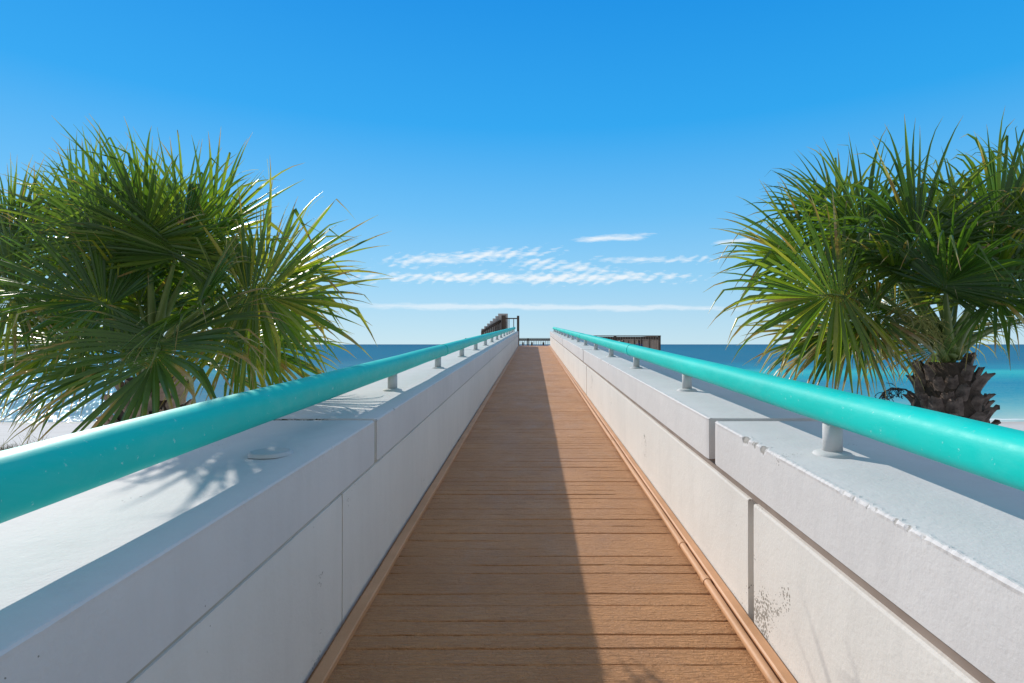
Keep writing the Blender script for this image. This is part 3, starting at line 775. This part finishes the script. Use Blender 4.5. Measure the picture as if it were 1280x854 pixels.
def frond(T, C, hub, D, Nn, L, n=46, spread=128, droop=.6, dryness=.12, hue0=.3, kinks=.12, wmul=1.0, threads=5):
    """one costapalmate fan leaf: hub point, D midrib direction, Nn normal of the blade"""
    C = Vector(C); hub = Vector(hub); D = Vector(D).normalized(); Nn = (Vector(Nn) - D * Vector(Nn).dot(D)).normalized(); S = Nn.cross(D).normalized()
    V = []; Fc = []; dry = []; hue = []
    sp = math.radians(spread); da = 2 * sp / n
    for i in range(n):
        a = -sp + da * (i + .5) + ru(-.25, .25) * da
        q = abs(a) / sp
        along = .22 * L * max(0, math.cos(a * .75)) * (1 - q)
        p0 = hub + D * along - Vector((0, 0, 1)) * droop * .25 * along
        # the blade halves rise from the midrib
        cup = .28 * math.sin(min(1, q * 1.6) * math.pi / 2) - .10 * rnd()
        d = D * math.cos(a) + S * math.sin(a) + Nn * (cup + ru(-.07, .08))
        l = L * (1 - .30 * q * q) * ru(.88, 1.06) - along * .45
        dn = d.normalized(); tries = 0
        while tries < 4 and C.x < 0 and shade_x(p0 + dn * l * .9 - Vector((0, 0, droop * .15 * l))) > .14 and i % 4: l *= .92; tries += 1
        w = (Nn.cross(d)).normalized() + Nn * ru(-.25, .25) 
        wm = min(.05, l * .42 * da * 1.4) * wmul * ru(.75, 1.15)
        dv = max(0, dryness * ru(.2, 1.9))
        if rnd() < dryness * .25: dv = ru(.4, 1.0)
        kk = ru(.4, .8) if rnd() < kinks else 0
        leaflet(V, Fc, dry, hue, p0, d, w, l, wm, droop * ru(.3, 1.9), kk, dv, clampf(hue0 - .06 + ru(-.38, .38), 0, 1), da)
    for i in range(threads):      # pale fibres that split off between the leaflets
        a = ru(-sp, sp); d = (D * math.cos(a) + S * math.sin(a) + Nn * .2).normalized()
        p = hub + d * L * ru(.5, .8); dd = (d + Vector((ru(-.5, .5), ru(-.5, .5), ru(-.1, .6)))).normalized()
        curl = Vector((ru(-1, 1), ru(-1, 1), ru(-1, .4))); w = Vector((ru(-1, 1), ru(-1, 1), ru(-1, 1))).normalized() * .0011; n0 = len(V)
        for k in range(9):
            V += [tuple(p - w), tuple(p + w)]; dry += [1, 1]; hue += [1, 1]
            p = p + dd * L * ru(.018, .035); dd = (dd + curl * .16).normalized()
        for k in range(8): Fc.append((n0 + 2 * k, n0 + 2 * k + 1, n0 + 2 * k + 3, n0 + 2 * k + 2))
    V2 = [tuple(Vector(v) - hub) for v in V]
    fo = mesh_obj('frond', V2, Fc, 'leaf', T, False, {'dry': dry, 'hue': hue}); fo.location = hub - T.location
    # petiole
    vec = hub - C; hv = Vector((vec.x, vec.y, 0))
    c1 = C + vec * .45 + Vector((0, 0, .14 * vec.length + .05))
    pts = []
    end = hub + D * .10
    for i in range(11):
        t = i / 10
        pts.append(C * (1 - t) ** 2 + c1 * 2 * t * (1 - t) + end * t * t - hub)
    b = MB(); b.tube(pts, lambda i: .045 * (1 - i / 10) ** 1.8 + .0105, 8, True, .6)
    # costa continuing into the blade
    pts2 = [end - hub + (D * t * .22 * L) + Vector((0, 0, -.25 * droop * t * .22 * L)) for t in (0, .33, .66, 1)]
    b.tube(pts2, lambda i: .0095 * (1 - i / 3.3), 6, True, .6)
    b.build('petiole', 'petiole', fo, True)
    return fo

def boot_mesh(seed):
    random.seed(seed)
    # an old leaf base: broad at the trunk, cut off at the top, curved outwards
    V = []; n = 6; rows = 6
    W0 = ru(.13, .17); Lh = ru(.17, .24)
    for side_ in (0, 1):
        for j in range(rows):
            t = j / (rows - 1)
            w = W0 * (1 - .38 * t) ; z = Lh * t; out = .012 + .085 * t ** 1.6
            th = (.034 + .012 * (1 - t)) * (1 if side_ else 0)
            for i in range(n):
                u = i / (n - 1) * 2 - 1
                V.append((u * w / 2, -(out + th * (1 - .75 * u * u)) + .03 * abs(u) ** 2, z + ru(-.006, .006) + (ru(-.03, .014) if t == 1 else 0)))
    F_ = []
    for s in (0, 1):
        for j in range(rows - 1):
            for i in range(n - 1):
                a = s * rows * n + j * n + i
                f = (a, a + 1, a + n + 1, a + n); F_.append(f if s else f[::-1])
    o2 = rows * n
    for i in range(n - 1): F_.append(((rows - 1) * n + i, (rows - 1) * n + i + 1, o2 + (rows - 1) * n + i + 1, o2 + (rows - 1) * n + i)[::1]); F_.append((i + 1, i, o2 + i, o2 + i + 1))
    for j in range(rows - 1):
        F_.append((j * n, (j + 1) * n, o2 + (j + 1) * n, o2 + j * n)); a = n - 1; F_.append(((j + 1) * n + a, j * n + a, o2 + j * n + a, o2 + (j + 1) * n + a))
    return V, F_
def trunk(T, C, zbase, r_top, r_bot, bootmat, nb=90, seed=3, lean=(0, 0)):
    loc = T.location
    top = C.z; b = MB(loc)
    zs = [zbase - .3 + (top - .02 - zbase + .3) * i / 24 for i in range(25)]
    def rad(z): t = clampf((top - z) / 1.1, 0, 1); return r_top + (r_bot - r_top) * t ** .8
    def ax(z): t = (top - z); return (C.x + lean[0] * t, C.y + lean[1] * t)
    b.tube([(*ax(z), z) for z in zs], lambda i: rad(zs[i]) * (1 + .05 * math.sin(i * 7)), 20)
    tr = b.build('trunk', 'fibre', T, True)
    mats = []
    for s in range(4):
        V, F_ = boot_mesh(seed * 10 + s); me = bpy.data.meshes.new('leaf_boot'); me.from_pydata(V, [], F_); me.materials.append(M[bootmat]); mats.append(me)
    random.seed(seed)
    dz = .0115
    for k in range(nb):
        z = top - .03 - k * dz
        if z < zbase: break
        a = k * 2.39996 + ru(-.12, .12); r = rad(z) - .012; x, y = ax(z)
        o = bpy.data.objects.new('leaf_boot', mats[k % 4]); COL.objects.link(o); o.parent = tr
        # the boot's -Y side looks outwards
        o.location = Vector((x + r * math.cos(a), y + r * math.sin(a), z - .10 + ru(-.02, .02))) - loc
        s = ru(.55, .92); o.rotation_euler = (ru(-.10, .25), ru(-.12, .12), a + math.pi / 2 + ru(-.15, .15)); o.scale = (s * 1.05, s, s * ru(.8, 1.05))
    return tr

def P(px, py, Y): return Vector(((px - 666.5) / F * Y, Y, CAMZ + (430.5 - py) / F * Y))
def palm(name_label, C, fr, bootmat, zb, seed, r_top, r_bot, nfill, L0, drp, dryb, fill_az=None, lean=(0, 0)):
    random.seed(seed)
    T = empty('palm_tree', (C.x, C.y, zb), name_label, 'palm')
    for (hx, hy, dyy, dvec, nvec, L, droop, dryn, hue0) in fr:
        Y = C.y + dyy; hub = P(hx, hy, Y)
        frond(T, C + Vector((ru(-.05, .05), ru(-.05, .05), ru(-.02, .06))), hub, dvec, nvec, L, n=random.randint(58, 68), droop=droop, dryness=dryn, hue0=hue0, kinks=.14 + drp * .16)
    for k in range(nfill):
        a = k * 2.39996 + ru(-.2, .2); t = (k + .5) / nfill          # 0 = young and upright, 1 = old and drooping
        el_ = math.radians(78 - 80 * t + ru(-6, 6)); Lp = ru(.55, .85) * (L0 / .92) * (.65 + .35 * math.sin(t * math.pi * .9 + .3))
        d = Vector((math.cos(a) * math.cos(el_), math.sin(a) * math.cos(el_), math.sin(el_)))
        hub = C + Vector((0, 0, .05)) + d * Lp
        if hub.y < C.y - .25 and t > .25 and fill_az: continue
        if t > .55 and hub.y < C.y + .12: continue
        up = Vector((0, 0, 1)); D = (d + Vector((0, 0, -.25 - .35 * t))).normalized()
        side_ = D.cross(up).normalized(); Nn = side_.cross(D)
        if Nn.z < 0: Nn = -Nn
        Nn = (Nn + side_ * ru(-.5, .5) + Vector((0, -.3, 0))).normalized()
        frond(T, C + Vector((ru(-.06, .06), ru(-.06, .06), ru(-.04, .06))), hub, D, Nn, L0 * ru(.85, 1.05), n=random.randint(54, 62), droop=drp * (.6 + .8 * t), dryness=dryb * (.5 + 1.6 * t * t), hue0=ru(.15, .6), kinks=.1 + .15 * drp)
    trunk(T, C, zb, r_top, r_bot, bootmat, 92, seed, lean)
    return T
# (hub px, hub py, depth offset, midrib direction, blade normal, length, droop, dryness, hue)
CL = P(190, 468, 4.1)
left_fronds = [
 (222, 322, -.45, (.30, -.15, .95), (.1, -1, .1), .78, .45, .10, .35),
 (148, 318, -.35, (-.45, -.1, .80), (-.1, -1, .1), .78, .40, .08, .30),
 (308, 367, -.62, (.93, -.15, -.02), (.15, -1, .35), .94, .50, .20, .62),
 (318, 352, -.45, (.85, .15, .35), (.1, -1, .3), .90, .45, .20, .70),
 (208, 424, -.95, (.08, -.62, -.45), (0, -.60, .75), .86, 1.0, .24, .02),
 (165, 440, -.60, (-.35, -.70, -.30), (0, -.5, .8), .70, 1.2, .25, .25),
 (22, 367, -.20, (-.75, -.2, -.35), (-.15, -1, .3), .90, .80, .20, .60),
 (60, 335, .05, (-.8, .1, .45), (0, -1, .4), .90, .5, .12, .40),
 (100, 415, -.30, (-.85, -.2, -.35), (-.1, -.8, .6), .78, .8, .20, .50),
 (250, 312, -.25, (.50, .15, .85), (0, -1, .2), .84, .45, .12, .50),
 (186, 330, -.10, (-.05, .1, 1.0), (.1, -1, .1), .80, .35, .07, .45),
 (110, 305, .05, (-.55, .2, .80), (0, -1, .3), .86, .5, .10, .35),
 (292, 412, -.30, (.88, -.1, -.35), (.1, -.9, .5), .80, .9, .28, .65),
 (20, 300, .1, (-.85, .2, .45), (0, -1, .3), .76, .6, .12, .35),
 (245, 385, -.65, (.55, -.6, .20), (0, -.8, .6), .72, .9, .14, .25),
 (140, 380, -.60, (-.50, -.6, .25), (0, -.8, .6), .76, .9, .14, .25),
 (190, 305, -.45, (-.1, -.4, .85), (0, -1, -.3), .76, .6, .08, .30),
]
palm('broad fan palm left of the walkway with pale tan trunk boots', CL, left_fronds, 'bootL', 2.6, 11, .16, .30, 13, .71, .60, .22, True)
CR = P(1185, 450, 4.6)
right_fronds = [
 (1056, 369, -.25, (-.95, -.1, .06), (-.15, -1, .35), 1.06, .60, .16, .55),
 (1147, 325, -.20, (-.12, -.1, 1.0), (-.05, -1, .05), 1.00, .85, .07, .25),
 (1095, 300, .05, (-.60, .0, .70), (-.1, -1, .2), .90, .85, .08, .35),
 (1240, 310, -.15, (.15, -.1, 1.0), (.05, -1, .05), 1.05, 1.25, .08, .22),
 (1300, 330, -.10, (.55, -.1, .75), (.1, -1, .2), 1.05, 1.4, .14, .35),
 (1285, 285, .15, (.3, .2, .85), (0, -1, .1), .95, 1.4, .08, .3),
 (1205, 310, .20, (.05, .3, .95), (0, -1, .1), .95, 1.1, .07, .35),
 (1075, 400, .10, (-.85, .1, -.25), (-.1, -.9, .5), .90, .9, .62, .5),
 (1098, 392, -.10, (-.85, -.25, -.15), (-.1, -.9, .5), .74, 1.0, .6, .35),
 (1030, 330, .25, (-.9, .2, .40), (-.1, -1, .3), .92, .5, .14, .5),
 (1060, 280, .30, (-.6, .3, .6), (0, -1, .3), .82, .9, .10, .4),
 (1240, 375, -.60, (.45, -.65, .35), (0, -.7, .7), .85, 1.3, .16, .15),
 (1175, 360, -.55, (-.2, -.7, .45), (0, -.7, .7), .80, 1.2, .10, .15),
 (1330, 390, -.10, (.9, -.1, -.1), (.1, -.8, .6), .95, 1.0, .3, .4),
 (1300, 400, .2, (.8, .2, -.2), (.1, -.8, .6), .9, 1.1, .40, .5),
]
TR = palm('drooping fan palm right of the walkway with dark brown trunk boots', CR, right_fronds, 'bootR', 2.6, 23, .15, .36, 14, .88, 1.05, .42, True)
# flower stalks inside the right crown and a black dried seed stalk on its trunk
random.seed(5)
def stalk(T, base, path, mat, name, nb, blen, r):
    b = MB(T.location); pts = [Vector(p) for p in path]
    b.tube(pts, lambda i: r * (1 - .7 * i / len(pts)), 6)
    for k in range(nb):
        t = ru(.3, 1) * (len(pts) - 1); i = min(int(t), len(pts) - 2); p = pts[i].lerp(pts[i + 1], t - i)
        d = Vector((ru(-1, 1), ru(-1, 1), ru(-.9, .5))).normalized(); Q = [p]
        for j in range(5):
            d = (d + Vector((ru(-.4, .4), ru(-.4, .4), ru(-.5, .15)))).normalized(); Q.append(Q[-1] + d * blen * ru(.15, .25))
        b.tube(Q, lambda i: r * .28, 4)
        for j in range(2):
            q = Q[-1 - j]; e = Vector((ru(-1, 1), ru(-1, 1), ru(-1, .3))).normalized(); b.tube([q, q + e * blen * .2], r * .3, 4)
    return b.build(name, mat, T)
for (hx, hy, dy_, n_) in ((1118, 385, -.1, 60), (1150, 400, -.35, 40), (1085, 415, .1, 40)):
    h = P(hx, hy, CR.y + dy_); m_ = CR.lerp(h, .5) + Vector((0, 0, .10))
    stalk(TR, CR, [CR, CR.lerp(m_, .5) + Vector((0, 0, .03)), m_, m_.lerp(h, .5) + Vector((0, 0, .03)), h], 'flower', 'flower_stalk', n_, .16, .011)
q0 = P(1150, 500, CR.y - .3)
stalk(TR, CR, [q0, P(1132, 487, CR.y - .35), P(1115, 485, CR.y - .38), P(1104, 491, CR.y - .4), P(1096, 503, CR.y - .4)], 'seed', 'seed_stalk', 46, .075, .008)

# ------------------------------------------------------------------ beach grass at the left and a low timber edge
def tuft(x, y, n, h, label):
    z = ground_h(x, y); V = []; Fc = []
    for i in range(n):
        a = ru(0, 6.28); r = ru(0, .35) ** 1; p = Vector((r * math.cos(a), r * math.sin(a), -.03)); hh = h * ru(.35, 1) * (1 if rnd() < .9 else 1.9)
        d = Vector((ru(-.5, .5), ru(-.5, .5), 1)).normalized(); w = Vector((math.cos(a), math.sin(a), 0)) * .006; n0 = len(V)
        for k in range(5):
            t = k / 4; V += [tuple(p - w * (1 - t)), tuple(p + w * (1 - t))]
            p = p + d * hh / 4; d = (d + Vector((d.x, d.y, -.25)) * .3).normalized()
        for k in range(4): Fc.append((n0 + 2 * k, n0 + 2 * k + 1, n0 + 2 * k + 3, n0 + 2 * k + 2))
    o = mesh_obj('beach_grass', V, Fc, 'grass'); o.location = (x, y, z); return tag(o, label, 'grass tuft', 'beach grass by the timber edge')
for (x, y, n, h) in ((-13.9, 15.7, 260, .45), (-14.9, 15.9, 160, .30), (-13.2, 15.5, 110, .25), (-12.3, 15.9, 60, .2), (-15.6, 15.6, 140, .35)):
    tuft(x, y, n, h, 'dry green beach grass tuft behind the low timber edge at far left')
b = MB((-16, 15.2, 2.6)); b.box((-30, 15.1, 2.6), (-12.8, 15.3, 3.10)); o = b.build('timber_edge', 'wood_dark'); o.location = (-16, 15.2, 2.6)
tag(o, 'low dark timber edging board on the sand at far left', 'edging')

# ------------------------------------------------------------------ camera
cd = bpy.data.cameras.new('camera'); co = bpy.data.objects.new('camera', cd); link(co)
cd.sensor_width = 36; cd.lens = F / 1280 * 36; cd.clip_start = .05; cd.clip_end = 200000
cd.shift_x = -26.5 / 1280; cd.shift_y = 3.5 / 1280
co.location = (0, 0, CAMZ); co.rotation_euler = (math.radians(90), 0, 0)
scene.camera = co
scene.view_settings.view_transform = 'Standard'; scene.view_settings.look = 'None'; scene.view_settings.gamma = 1
scene.view_settings.exposure = .26
scene.render.engine = 'CYCLES'
scene.cycles.max_bounces = 8
